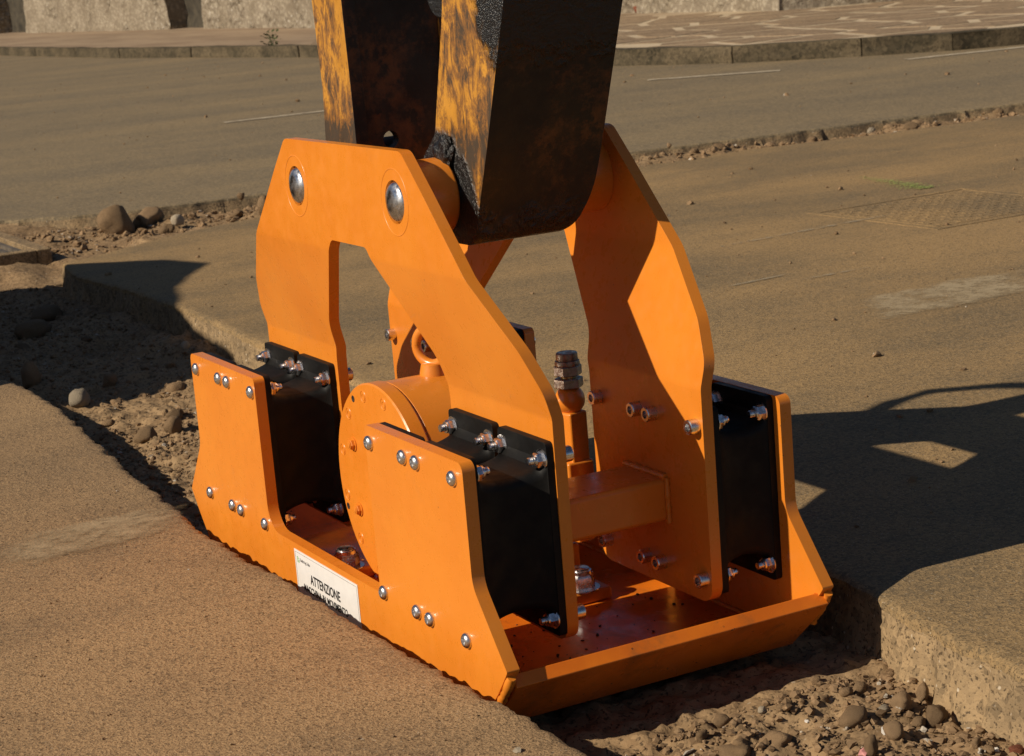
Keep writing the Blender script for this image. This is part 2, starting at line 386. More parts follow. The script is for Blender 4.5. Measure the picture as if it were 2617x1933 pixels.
def z_soil(x, y):
    x = np.asarray(x, float); y = np.asarray(y, float)
    z = -.100 + .020*fbm(x, y, 5, 4, 21) + .020*fbm(x, y, 20, 4, 31, .6) + .012*np.maximum(0, fbm(x, y, 55, 2, 41))
    z += .03*np.exp(-((y-.70)/.10)**2)*(x < -.7)*vn(x, y, 6, 50)
    cr = 1/(1+np.exp((x+4.75)*12))                                # the crossing trench is filled a little higher
    nx_ = np.interp(y, [1.0, 1.84, 3.6, 4.9, 6, 9], [-4.75, -5.0, -4.96, -4.78, -4.7, -4.55])
    z = z + cr*(.046 + .030*fbm(x, y, 3, 3, 61) + .062*np.exp(-(np.minimum(0, x-nx_+.02)/.20)**2)*(y > 1.25))
    m = np.exp(-np.maximum(0, np.maximum(np.abs(x)-.66, np.abs(y-.28)-.32))**2/.06**2)   # pressed flat under the plate
    return z*(1-m) + m*np.minimum(z, -.0815-.012*vn(x, y, 9, 3))
def soil_grid(name, x0, x1, y0, y1, st):
    xs = np.arange(x0, x1+1e-6, st); ys = np.arange(y0, y1+1e-6, st); X, Y = np.meshgrid(xs, ys, indexing='ij')
    V = np.stack([X, Y, z_soil(X, Y)], -1).reshape(-1, 3); ny = len(ys); I = np.arange(len(xs)-1)[:, None]*ny+np.arange(ny-1)[None, :]
    F = np.stack([I, I+ny, I+ny+1, I+1], -1).reshape(-1, 4)
    return prop(link(name, mesh_np(name, V, F, True), M_SOIL), kind='structure')
soil_grid('trench_floor', -4.5, 1.9, -.22, .98, .0095)
soil_grid('crossing_trench_floor', -7.0, -4.5, -2.5, 9.5, .028)

# ------------------------------------------------------------------ stones and gravel
def ico(sub):
    bm = bmesh.new(); bmesh.ops.create_icosphere(bm, subdivisions=sub, radius=1); bm.verts.ensure_lookup_table()
    V = np.array([v.co[:] for v in bm.verts]); F = np.array([[v.index for v in f.verts] for f in bm.faces]); bm.free(); return V, F
IV1, IF1 = ico(1); IV3, IF3 = ico(3)
rnd = random.Random(11); rs = np.random.RandomState(3)
def stone_mesh(seed, ang=.22):
    r = random.Random(seed); off = Vector((r.uniform(0, 50), r.uniform(0, 50), r.uniform(0, 50)))
    planes = [(Vector((r.gauss(0, 1), r.gauss(0, 1), r.gauss(0, 1))).normalized(), r.uniform(.62, .9)) for _ in range(5 if ang < .4 else 9)]
    V = []
    for v in IV3:
        p = Vector(v); d = 1+ang*mnoise.noise(p*1.1+off)+ang*.6*mnoise.noise(p*2.7+off)+.09*mnoise.noise(p*6+off)+.04*mnoise.noise(p*13+off)
        for fn, fd in planes:
            q = p.dot(fn)*d
            if q > fd: d *= fd/q*.9+.1
        V.append(p*d)
    return mesh_np('stone', V, IF3, True)
SM = [stone_mesh(i, .26) for i in range(6)]+[stone_mesh(20+i, .55) for i in range(4)]
def stone(px, w, h, mat, label, group=None, elong=.8, ang=False, zf=None, sink=.40, tilt=0.0):
    """px: display pixel of the stone's middle; w, h its size in display pixels"""
    p = gnd(px, -.09)
    for _ in range(4):
        zg = float(z_soil(p[0], p[1])) if zf is None else zf
        sc = DS*depth(p)/FPX; hh = h*sc; p = gnd(px, zg+hh*(.5-sink*.5))
    me = SM[(rnd.randrange(4)+6) if ang else rnd.randrange(6)].copy()
    o = link('stone', me, mat)
    o.scale = (w*sc*.5*elong, w*sc*.5, h*sc*.5*1.15)
    o.location = (p[0], p[1], zg+hh*(.5-sink*.5)); o.rotation_euler = (rnd.uniform(-.2, .2), tilt, rnd.uniform(-.3, .3)+.45)
    return prop(o, label, 'stone', group)
R8 = lambda u, v: ((1717+u/2.4856)/DS, (1333+v/2.4856)/DS)
k8 = 1/2.4856/DS
stone((172, 873), 56, 40, M_STG, 'pale grey cobble on the trench floor, palest stone left of the compactor')
stone((240, 832), 40, 34, M_ST, 'wedge shaped brown stone at the edge of the shadow above the pale cobble', ang=True, tilt=.5)
stone((388, 850), 54, 30, M_ST, 'flat oval brown stone left of the left upright of the orange side plate')
stone((320, 953), 58, 34, M_ST, 'long brown pebble tilted up beside the round stone, left of the compactor', tilt=-.4)
stone((377, 931), 44, 40, M_ST, 'round brown stone resting close to the orange side plate')
stone((66, 825), 56, 58, M_ST, 'broken upright stone half in shadow by the near pavement edge', ang=True)
stone((100, 688), 80, 34, M_ST, 'large rounded stone in the dark shadow of the trench, nearer the far pavement')
stone((72, 722), 90, 44, M_ST, 'largest rounded stone in the trench shadow at the left edge')
stone((390, 762), 30, 20, M_ST, 'small smooth pebble below the far pavement edge, just behind the plate')
stone((405, 755), 22, 18, M_STG, 'small grey pebble touching the smooth pebble below the far pavement edge')
stone((362, 905), 16, 24, M_ST, 'thin upright stone chip between the flat oval stone and the long pebble', ang=True)
for u, v, w, h, m_, a, lab in [
    (320, 1270, 130, 86, M_ST, 0, 'rounded brown stone with dark shadow right below the front lip of the compactor'),
    (1150, 1250, 220, 112, M_ST, 0, 'long egg shaped stone, biggest in the sunlit gravel at bottom right'),
    (915, 1008, 92, 62, M_ST, 0, 'small oval stone at the shadow edge nearest to the pavement corner'),
    (1190, 1065, 105, 76, M_ST, 0, 'rounded stone touching a flatter one behind the egg shaped stone'),
    (1105, 1082, 100, 54, M_ST, 0, 'flatter brown stone lying against its rounded neighbour'),
    (1450, 1150, 190, 120, M_ST, 1, 'broad angular lump of soil coloured stone right of the egg shaped stone'),
    (1680, 1232, 172, 150, M_ST, 1, 'tall blunt stone leaning at the foot of the sunlit pavement face'),
    (1590, 1090, 112, 110, M_ST, 1, 'rough stone above the blunt one, against the pavement face'),
    (1340, 1190, 112, 42, M_STG, 1, 'pale wedge shaped splinter beside the egg shaped stone'),
    (435, 1430, 132, 116, M_ST, 1, 'chunky stone at the bottom edge below the front lip'),
    (185, 1365, 104, 84, M_ST, 1, 'brown lump left of the chunky stone at the bottom edge'),
    (1262, 1440, 120, 150, M_ST, 1, 'upright stone at the bottom edge below the egg shaped stone'),
    (1565, 1278, 102, 66, M_ST, 0, 'low rounded stone between the egg shaped and the blunt stone'),
    (960, 1140, 92, 84, M_ST, 1, 'sharp edged stone casting a shadow behind the egg shaped stone'),
    (570, 1200, 62, 46, M_STG, 0, 'small pale grey pebble on the shadow edge below the front lip'),
    (700, 1200, 96, 80, M_ST, 0, 'brown stone just right of the small pale grey pebble'),
    (1930, 1400, 86, 66, M_ST, 1, 'small angular stone at the bottom right near the pavement foot'),
    (2190, 1455, 130, 70, M_STR, 1, 'orange brown stone chip in the bottom right corner')]:
    stone(R8(u, v), w*k8, h*k8, m_, lab, ang=bool(a))
stone((255, 485), 96, 78, M_ST, 'big rounded boulder in the crossing trench beside the iron grate', elong=.75, tilt=-.5, sink=.25)
stone((322, 476), 74, 44, M_ST, 'medium stone just right of the big boulder in the crossing trench', ang=True, sink=.12)
stone((388, 482), 34, 26, M_STG, 'small pale stone right of the medium stone in the crossing trench', sink=.12)
stone((288, 452), 44, 24, M_ST, 'dark earthy lump behind the top of the big boulder', ang=True, sink=.12)
stone((575, 452), 32, 44, M_ST, 'upright rounded stone half hidden by the left edge of the orange arch', sink=.12)
stone((527, 428), 20, 15, M_ST, 'small dark stone lying on the road edge left of the orange arch', zf=0.0, sink=.1)
stone((1904, 288), 25, 17, M_STG, 'smooth pale grey pebble in the crossing trench at right, palest of its row', sink=.12)
stone((1640, 302), 18, 18, M_STG, 'small upright pale stone in the crossing trench right of the arm', ang=True)
stone((1462, 318), 14, 12, M_ST, 'small dark clod on the road edge right of the arm', ang=True, zf=0.0, sink=.1)
stone((1820, 282), 24, 16, M_ST, 'brown stone left of the smooth pale pebble in the crossing trench')
for i in range(34):
    x = rnd.uniform(-4.4, 1.3); y = rnd.uniform(.08, .60)
    if abs(x) < .75: continue
    o = link('stone', SM[rnd.randrange(10)].copy(), M_ST); s = rnd.uniform(.010, .024)
    o.scale = (s*rnd.uniform(.8, 1.5), s, s*rnd.uniform(.6, .9)); o.rotation_euler = (rnd.uniform(-.4, .4), rnd.uniform(-.4, .4), rnd.uniform(0, 6))
    o.location = (x, y, float(z_soil(x, y))+s*.25)
    prop(o, 'small brown stone half buried in the trench gravel', 'stone', 'small stones in the trench gravel')
for i in range(40):
    y = rnd.uniform(1.3, 6.6); x = np.interp(y, [1.2, 3.6, 6.5], [-5.42, -5.2, -4.95])+rnd.uniform(-.32, .26)
    o = link('stone', SM[rnd.randrange(10)].copy(), M_ST); s = rnd.uniform(.016, .036)
    o.scale = (s*rnd.uniform(.8, 1.4), s, s*rnd.uniform(.5, .9)); o.rotation_euler = (rnd.uniform(-.4, .4), rnd.uniform(-.4, .4), rnd.uniform(0, 6))
    o.location = (x, y, float(z_soil(x, y))+s*.25)
    prop(o, 'small stone lying in the crossing trench by the road', 'stone', 'stones in the crossing trench')

def gravel(name, X, Y, Z, S, mat):
    n = len(X); k = len(IV1)
    d = 1+.62*(rs.rand(n, k)-.5)*1.3
    V = IV1[None]*d[:, :, None]*(rs.uniform(.7, 1.35, (n, 1, 3))*np.array([1, 1, .72]))*S[:, None, None]
    a = rs.uniform(0, 6.28, n); ca, sa = np.cos(a)[:, None], np.sin(a)[:, None]
    V = np.stack([V[..., 0]*ca-V[..., 1]*sa, V[..., 0]*sa+V[..., 1]*ca, V[..., 2]], -1)+np.stack([X, Y, Z], -1)[:, None, :]
    F = (IF1[None]+np.arange(n)[:, None, None]*k).reshape(-1, 3)
    return prop(link(name, mesh_np(name, V.reshape(-1, 3), F, False), mat), kind='stuff')
n = 14000
gx = np.concatenate([rs.uniform(-4.4, -.6, 4700), rs.uniform(-1.9, -.6, 3300), rs.uniform(.6, 1.5, 6000)]); gy = rs.uniform(0.0, .70, n)
gs = .0020*(1-rs.rand(n))**-.55; gs = np.clip(gs, 0, .0075)
keep = ~((np.abs(gx) < .70) & (gy > -.05) & (gy < .62)); gx, gy, gs = gx[keep], gy[keep], gs[keep]
gravel('trench_gravel', gx, gy, z_soil(gx, gy)+gs*.3, gs, M_GRV)['label'] = 'loose brown gravel covering the trench floor'
n = 5200; gy = rs.uniform(.2, 7.2, n); gx = np.interp(gy, [1.2, 3.6, 6.5], [-5.42, -5.2, -4.95])+rs.uniform(-.45, .42, n); gs = np.clip(.005*(1-rs.rand(n))**-.5, 0, .018)
gravel('crossing_gravel', gx, gy, z_soil(gx, gy)+gs*.3, gs, M_GRV)['label'] = 'loose gravel in the crossing trench'
# grit on the sheets
n = 700; gx = rs.uniform(-1.4, 2.4, n); gy = -.07-rs.rand(n)**1.5*1.6; gs = rs.uniform(.0009, .0026, n)
keep = rs.rand(n) < .9; gravel('near_grit', gx, gy, z_near(gx, gy)+gs*.4, gs, M_GRV)['label'] = 'fine grit lying on the near pavement'
n = 500; gx = rs.uniform(-4.3, .8, n); gy = .8+rs.rand(n)*5; gs = np.clip(.0025*(1-rs.rand(n))**-.4, 0, .012)
gravel('far_grit', gx, gy, gs*.4, gs, M_GRV)['label'] = 'fine grit lying on the far pavement'
n = 420; gx = rs.uniform(-20, -5.9, n); gy = rs.uniform(1, 9, n); gs = np.clip(.004*(1-rs.rand(n))**-.35, 0, .016); keep = (gx < -6.3) | (gy < 1.0); gx, gy, gs = gx[keep], gy[keep], gs[keep]
gravel('road_grit', gx, gy, gs*.4, gs, M_GRV)['label'] = 'bits of grit scattered on the road'
def scrap(px, w, mat, label, z=None, grp=None):
    p = gnd(px, -.09 if z is None else z); zz = float(z_soil(p[0], p[1])) if z is None else z
    p = gnd(px, zz+.006); sc = DS*depth(p)/FPX*w/2; r = random.Random(w+int(px[0])); K = 9
    V = [(0, 0, .35*sc)]+[(sc*r.uniform(.55, 1.15)*math.cos(2*math.pi*i/K), sc*r.uniform(.55, 1.15)*math.sin(2*math.pi*i/K), sc*r.uniform(-.15, .25)) for i in range(K)]
    V += [(x, y, z_-.0012) for x, y, z_ in V]; q = K+1
    F = [(0, i+1, (i+1) % K+1) for i in range(K)]+[(q, q+(i+1) % K+1, q+i+1) for i in range(K)]+[(i+1, q+i+1, q+(i+1) % K+1, (i+1) % K+1) for i in range(K)]
    o = link('paper_scrap', mesh_np('paper_scrap', V, F), mat, loc=(p[0], p[1], zz+.006), rot=(.35, -.2, r.uniform(0, 3)))
    return prop(o, label, 'scrap', grp)
scrap(R8(1360, 1328), 30, M_SCRAP, 'white star shaped paper scrap in the gravel below the egg shaped stone')
scrap(R8(1210, 1470), 28, M_PINK, 'pink paper scrap at the bottom edge of the gravel')
scrap(R8(865, 1267), 16, M_SCRAP, 'tiny white paper scrap left of the egg shaped stone')
scrap(R8(2062, 1458), 20, M_SCRAP, 'white paper scrap near the bottom right corner')
scrap((790, 1618), 18, M_STG, 'dark grey chip with shadow on the near pavement at the bottom', z=.004)
scrap((1130, 1640), 22, M_STG, 'grey green chip on the near pavement close to the trench edge', z=.004)

# ------------------------------------------------------------------ worn marks on the sheets
def mat_patch(name, col, sc, lo, hi, amax):
    m = NT(name); uv = m.n('ShaderNodeTexCoord').outputs['UV']; s = m.n('ShaderNodeSeparateXYZ'); m.set(s.inputs[0], uv)
    def edge(o):
        a = m.math('MULTIPLY', o, m.math('SUBTRACT', 1.0, o)); return m.ramp(a, .0, .22)
    e = m.math('MULTIPLY', edge(s.outputs['X']), edge(s.outputs['Y']))
    nn = m.math('ADD', m.noise(sc, 6, .72), m.math('MULTIPLY', m.math('SUBTRACT', e, 1.0), .45))
    al = m.ramp(nn, lo, hi, 0, amax)
    cr = m.ramp(m.noise(30, 5, .7), .36, .50, .45, 1.0)
    al = m.math('MULTIPLY', al, cr)
    c = m.mix(m.ramp(m.noise(300, 3), .35, .65), tuple(x*.6 for x in col)+(1,), col+(1,))
    m.out(c, .9, m.bump(m.noise(300, 3), .5, .002), Specular_IOR_Level=.2, Alpha=al)
    return m.m
def patch(name, px, mat, z=.003, zf=None, nu=24, nv=8, kind='structure'):
    Q = [gnd(p, 0) for p in px]; V = []; UV = []
    for i in range(nu+1):
        for j in range(nv+1):
            u, v = i/nu, j/nv; p = (Q[0]*(1-u)+Q[1]*u)*(1-v)+(Q[3]*(1-u)+Q[2]*u)*v
            V.append((p[0], p[1], z+(float(zf(p[0], p[1])) if zf else 0))); UV.append((u, v))
    F = [(i*(nv+1)+j, (i+1)*(nv+1)+j, (i+1)*(nv+1)+j+1, i*(nv+1)+j+1) for i in range(nu) for j in range(nv)]
    me = mesh_np(name, V, F); ul = me.uv_layers.new(name='UVMap')
    for l in me.loops: ul.data[l.index].uv = UV[l.vertex_index]
    return prop(link(name, me, mat), kind=kind)
PM = mat_patch('pale_old_paint', (.50, .37, .22), 7, .26, .66, .85)
PM2 = mat_patch('pale_cement', (.56, .44, .275), 5, .26, .60, .75)
patch('old_paint_mark', [(-70, 1180), (440, 1075), (500, 1150), (-70, 1290)], PM, .0035, z_near)
patch('cement_strip', [(1800, 660), (2320, 560), (2320, 640), (1850, 725)], PM2)
PM3 = mat_patch('scrape_line', (.44, .37, .26), 16, .40, .60, .6)
patch('scrape_mark', [(1440, 563), (2060, 446), (2066, 450), (1446, 568)], PM3, nu=40, nv=2)
patch('scrape_mark', [(1700, 620), (1960, 572), (1964, 576), (1704, 624)], PM3, nu=40, nv=2)
patch('scrape_mark', [(1520, 640), (1760, 590), (1764, 594), (1524, 644)], PM3, nu=40, nv=2)
def dash(a, b, w=.11):
    A, B = gnd(a)[:2], gnd(b)[:2]; t = (B-A)/np.linalg.norm(B-A); nrm = np.array([-t[1], t[0]])*w/2
    K = 30; V = []
    for i in range(K+1):
        p = A+(B-A)*i/K; e = 1+.15*rnd.uniform(-1, 1)
        V += [(*(p+nrm*e), .004), (*(p-nrm*e), .004)]
    F = [(2*i, 2*i+1, 2*i+3, 2*i+2) for i in range(K)]
    prop(link('lane_marking', mesh_np('lane_marking', V, F), M_WHITE), kind='structure')
dash((490, 269), (715, 243)); dash((1415, 176), (1705, 155)); dash((1980, 131), (2300, 97))
# sprayed green mark: many paint specks
A, B = gnd((1880, 388)), gnd((2027, 413)); V = []; F = []
for i in range(800):
    t = rnd.random()**.7; w = .012+.022*t; p = A+(B-A)*t; q = rnd.gauss(0, w*.95); r = rnd.uniform(.0012, .0042)*(.5+t*.7); b0 = len(V)
    for k in range(6): V.append((p[0]+q*.1+rnd.gauss(0, .004)*0+r*math.cos(k*1.047), p[1]+q+r*math.sin(k*1.047), .003+.0006*(i % 5)))
    F.append([b0+k for k in range(6)])
prop(link('spray_mark', mesh_np('spray_mark', V, F), M_GREEN), kind='structure')

# manhole cover in the far pavement, iron grate in the trench
mh = empty('manhole_cover', (-2.5, 3.46, 0), 'worn square iron manhole cover with raised tread in the far pavement', 'manhole cover')
bm = box_bm(-.31, .31, -.32, .32, -.02, .0010); link('plate', bm_mesh(bm, 'plate'), M_FAR, mh)
bm = bmesh.new()
for a in ((-.36, -.325, -.36, .36), (.325, .36, -.36, .36), (-.325, .325, -.36, -.33), (-.325, .325, .33, .36)): box_bm(*a, -.02, .0016, bm)
link('frame', bm_mesh(bm, 'frame'), M_FAR, mh)
bm = bmesh.new()
for i in range(14):
    for j in range(14):
        x, y = -.28+i*.043, -.29+j*.0445; h = .012 if (i+j) % 2 else .004; g = .004 if (i+j) % 2 else .012
        box_bm(x-h, x+h, y-g, y+g, .0010, .0020, bm)
tr = link('tread', bm_mesh(bm, 'tread'), M_FAR, mh); tr['kind'] = 'stuff'
gr = empty('drain_grate', (-5.35, .47, -.03), 'square iron drain grate in a raised frame at the left edge', 'grate')
bm = bmesh.new()
for a in ((-.42, .42, -.42, -.36), (-.42, .42, .36, .42), (-.42, -.36, -.36, .36), (.36, .42, -.36, .36)): box_bm(*a, -.08, .03, bm)
bevel(link('frame', bm_mesh(bm, 'frame'), M_CUT, gr), .006)
bme = bm_mesh(box_bm(-.36, .36, -.011, .011, -.03, .018), 'bar')
for i in range(14): link('bar', bme, M_IRON, gr, loc=(0, -.33+i*.0508, 0))
link('pit', bm_mesh(box_bm(-.36, .36, -.36, .36, -.08, -.06), 'pit'), M_PIER, gr)

# ------------------------------------------------------------------ kerb, sidewalk, walls
KB = [(-46, 6.9), (-31.1, 7.22), (-24.5, 7.25), (-22.2, 7.5), (-19.1, 7.75), (-15.5, 7.66), (-11.61, 7.52), (-10.31, 7.87), (-9.46, 8.49), (-8.98, 8.98), (-8.70, 9.6), (-8.45, 10.6)]
KH = .135
swp = [(x-.02, y+.14) for x, y in KB]
bm = bmesh.new(); vs = [bm.verts.new((x, y, KH-.011)) for x, y in swp+[(-7.9, 13), (-6.5, 18), (-6, 60), (-90, 60), (-90, 7.0)]]
bmesh.ops.triangle_fill(bm, use_beauty=True, edges=[bm.edges.new((vs[i], vs[(i+1) % len(vs)])) for i in range(len(vs))])
for f in bm.faces:
    if f.normal.z < 0: f.normal_flip()
def mat_walk():
    m = NT('sidewalk_mortar'); c = m.mix(m.ramp(m.noise(.8, 5), .3, .7), (.44, .34, .215), (.56, .44, .29)); xx = m.n('ShaderNodeSeparateXYZ'); m.set(xx.inputs[0], m.co); c = m.mix(m.ramp(xx.outputs['X'], -19, -16), m.mix(m.ramp(m.noise(.7, 6, .7, m.scale((.5, 2, 1))), .35, .65), (.23, .155, .092), (.33, .235, .145)), c); return m.out(c, .9, m.bump(m.noise(20, 4), .4, .01))
M_WALK = mat_walk()
me = bpy.data.meshes.new('sidewalk'); bm.to_mesh(me); bm.free()
sw = prop(link('sidewalk', me, M_WALK), kind='structure')
kerb = empty('kerb', (-11, 8.15, 0), 'weathered stone kerb, shade put into its dark colour, curving round the corner of the sidewalk', 'kerb')
KP = resample(KB, lambda p: 1.15 if p[0] > -13 else 2.0)
for a, b in zip(KP, KP[1:]):
    t = (b-a)/np.linalg.norm(b-a); nn_ = np.array([-t[1], t[0]]); L = np.linalg.norm(b-a)
    bm = bmesh.new(); bmesh.ops.create_cube(bm, size=1)
    bmesh.ops.subdivide_edges(bm, edges=bm.edges, cuts=5, use_grid_fill=True)
    for v in bm.verts:
        u = v.co.copy(); q = a+t*((u.x+.5)*L*.988+.006*L)+nn_*((u.y+.5)*.16)
        z = -.05+(u.z+.5)*(KH+.05)+.012*mnoise.noise(Vector((q[0], q[1], u.z))*2.2)
        q = q+nn_*.012*mnoise.noise(Vector((q[0]*3, q[1]*3, u.z*4)))
        v.co = (q[0]+11, q[1]-8.15, z)
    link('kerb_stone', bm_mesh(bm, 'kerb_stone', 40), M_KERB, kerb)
# crazy paving: flags cut by bisectors
def clip(poly, nx, ny, d):
    out = []
    for i in range(len(poly)):
        a, b = poly[i-1], poly[i]; da, db = a[0]*nx+a[1]*ny-d, b[0]*nx+b[1]*ny-d
        if (da <= 0) != (db <= 0):
            t = da/(da-db); out.append((a[0]+(b[0]-a[0])*t, a[1]+(b[1]-a[1])*t))
        if db <= 0: out.append(b)
    return out
r2 = random.Random(5); seeds = []
for _ in range(6000):
    p = (r2.uniform(-20, -7.4), r2.uniform(7.5, 15.0))
    if all((p[0]-q[0])**2+(p[1]-q[1])**2 > .60**2 for q in seeds): seeds.append(p)
def inside(p):
    x = np.interp(p[1], [7.52, 7.87, 8.49, 8.98, 9.6, 10.6, 13, 18], [-11.6, -10.3, -9.46, -8.98, -8.7, -8.45, -7.9, -6.5])
    return p[0] < x-.46 and p[1] > 7.9 and p[1] < 14.9
flags = 0
wall_line = lambda p: (p[1] < 12.0 or p[0] > -15.3)
cand = sorted([p for p in seeds if inside(p) and wall_line(p)], key=lambda p: (p[0]-CAM[0])**2+(p[1]-CAM[1])**2)
for p in cand[:290]:
    poly = [(p[0]-1, p[1]-1), (p[0]+1, p[1]-1), (p[0]+1, p[1]+1), (p[0]-1, p[1]+1)]
    for q in seeds:
        if q == p or abs(q[0]-p[0]) > 2 or abs(q[1]-p[1]) > 2: continue
        dx, dy = q[0]-p[0], q[1]-p[1]; L = math.hypot(dx, dy); nx, ny = dx/L, dy/L
        poly = clip(poly, nx, ny, nx*p[0]+ny*p[1]+L/2-.05)
        if len(poly) < 3: break
    for ka, kb in zip(KB[4:], KB[5:]):
        if len(poly) < 3: break
        L = math.hypot(kb[0]-ka[0], kb[1]-ka[1]); nx, ny = -(kb[1]-ka[1])/L, (kb[0]-ka[0])/L
        poly = clip(poly, -nx, -ny, -(nx*ka[0]+ny*ka[1]+.17))
    if len(poly) < 3: continue
    h = KH-.009+rnd.uniform(-.002, .003); bm = bmesh.new()
    lo = [bm.verts.new((x, y, KH-.03)) for x, y in poly]; hi = [bm.verts.new((x, y, h)) for x, y in poly]
    bm.faces.new(hi); bm.faces.new(lo[::-1]); K = len(poly)
    for i in range(K): bm.faces.new((lo[i], lo[(i+1) % K], hi[(i+1) % K], hi[i]))
    link('flagstone', bm_mesh(bm, 'flagstone'), M_FLAG, sw)

def wall_block(name, a, b, h, th, mat, parent, rough=.03, z0=None):
    a, b = np.array(a), np.array(b); t = (b-a)/np.linalg.norm(b-a); nn_ = np.array([-t[1], t[0]]); L = np.linalg.norm(b-a)
    nu = max(2, int(L/.10)); nv = int(h/.14); z0 = KH-.05 if z0 is None else z0
    V = []; F = []
    for side in (0, 1):
        for i in range(nu+1):
            for j in range(nv+1):
                q = a+t*L*i/nu; z = z0+h*j/nv
                d = rough*(mnoise.noise(Vector((q[0]*1.3, q[1]*1.3, z*1.6)))*1.2+mnoise.noise(Vector((q[0]*5, q[1]*5, z*4)))) if side == 0 else 0
                q = q+nn_*(th if side else d); V.append((q[0], q[1], z))
    S = (nu+1)*(nv+1); ix = lambda s, i, j: s*S+i*(nv+1)+j
    for i in range(nu):
        for j in range(nv): F += [(ix(0, i, j), ix(0, i+1, j), ix(0, i+1, j+1), ix(0, i, j+1)), (ix(1, i, j), ix(1, i, j+1), ix(1, i+1, j+1), ix(1, i+1, j))]
        F.append((ix(0, i, nv), ix(0, i+1, nv), ix(1, i+1, nv), ix(1, i, nv)))
    for i in (0, nu):
        for j in range(nv): F.append((ix(0, i, j), ix(0, i, j+1), ix(1, i, j+1), ix(1, i, j)))
    bm = bmesh.new(); me = mesh_np(name, V, F); bm.from_mesh(me)
    return link(name, bm_mesh(bm, name, 50), mat, parent)
wl = empty('boundary_wall', (0, 0, 0), 'rough pale stone wall with dark piers behind the sidewalk at left', 'wall')
xs = [float(gnd((u, 70), KH)[0]) for u in (-260, 28, 76, 300, 360, 528, 760)]
wy = lambda x: float(np.interp(x, [-60, -43, -33, -29, -20], [10.2, 10.35, 10.8, 10.85, 10.4]))
for i, (a, b) in enumerate(zip(xs, xs[1:])):
    dk = i in (1, 3); off = .35 if dk else (0 if i < 5 else -.12)
    wall_block('dark_pier' if dk else 'wall_panel', (a, wy(a)+off), (b, wy(b)+off), 2.6, .5, M_PIER if dk else M_WALL, wl, .05)
wr = empty('corner_wall', (0, 0, 0), 'rough pale wall ending in a shaded corner behind the flagstone sidewalk', 'wall')
wall_block('wall_panel', (-19.6, 12.2), (-15.44, 12.0), 2.6, .5, M_WALL, wr, .05)
wall_block('return_wall', (-15.42, 12.06), (-14.1, 15.2), 2.6, .5, M_WALL, wr, .05)
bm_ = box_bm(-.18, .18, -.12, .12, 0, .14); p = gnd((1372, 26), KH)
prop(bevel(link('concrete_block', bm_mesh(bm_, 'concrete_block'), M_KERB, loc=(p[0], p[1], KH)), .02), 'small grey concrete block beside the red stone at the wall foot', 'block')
stone((1396, 19), 34, 17, M_STR, 'reddish brown stone at the foot of the wall right of the arm', zf=KH, ang=True, sink=.1)
# weed at the kerb foot
wp = gnd((597, 112), .06); wd = empty('weed', (wp[0], wp[1], 0), 'small green weed growing at the kerb left of the arm', 'weed')
bm = bmesh.new()
for i in range(46):
    a = rnd.uniform(0, 6.28); h = rnd.uniform(.08, .30); l = rnd.uniform(.03, .10); cx, cy = rnd.gauss(0, .05), rnd.gauss(0, .05)
    d = Vector((math.cos(a), math.sin(a), .4)); s = Vector((-math.sin(a), math.cos(a), .2))*.018; c0 = Vector((cx, cy, h))
    bm.faces.new([bm.verts.new(c0), bm.verts.new(c0+d*l*.5+s), bm.verts.new(c0+d*l), bm.verts.new(c0+d*l*.5-s)])
for f in list(bm.faces): pass
lf = link('foliage', bm_mesh(bm, 'foliage'), M_LEAF, wd)
bm = bmesh.new()
for i in range(7): tube_bm([(0, 0, 0), (rnd.gauss(0, .03), rnd.gauss(0, .03), .12), (rnd.gauss(0, .06), rnd.gauss(0, .06), .26)], [.005, .004, .002], 5, bm)
link('stem', bm_mesh(bm, 'stem'), M_LEAF, wd)

# ------------------------------------------------------------------ vibrating plate compactor
COMP = empty('plate_compactor', (0, .28, -.078), 'orange vibrating plate compactor standing in the trench under the excavator arm', 'compactor')
BASE = Vector((0, -.28, .078))
def part(name, me, mat, parent=COMP, loc=(0, 0, 0), rot=None):
    """children of the compactor use world coordinates"""
    o = link(name, me, mat); o.parent = parent
    o.location = Vector(loc)+(BASE if parent is COMP else Vector((0, 0, 0)))
    if rot is not None: o.rotation_euler = rot
    return o
W = .558; TP = .020; ZT, ZB = .2955, .0555
COLS = [.5385, .4179, .3734, .2533]
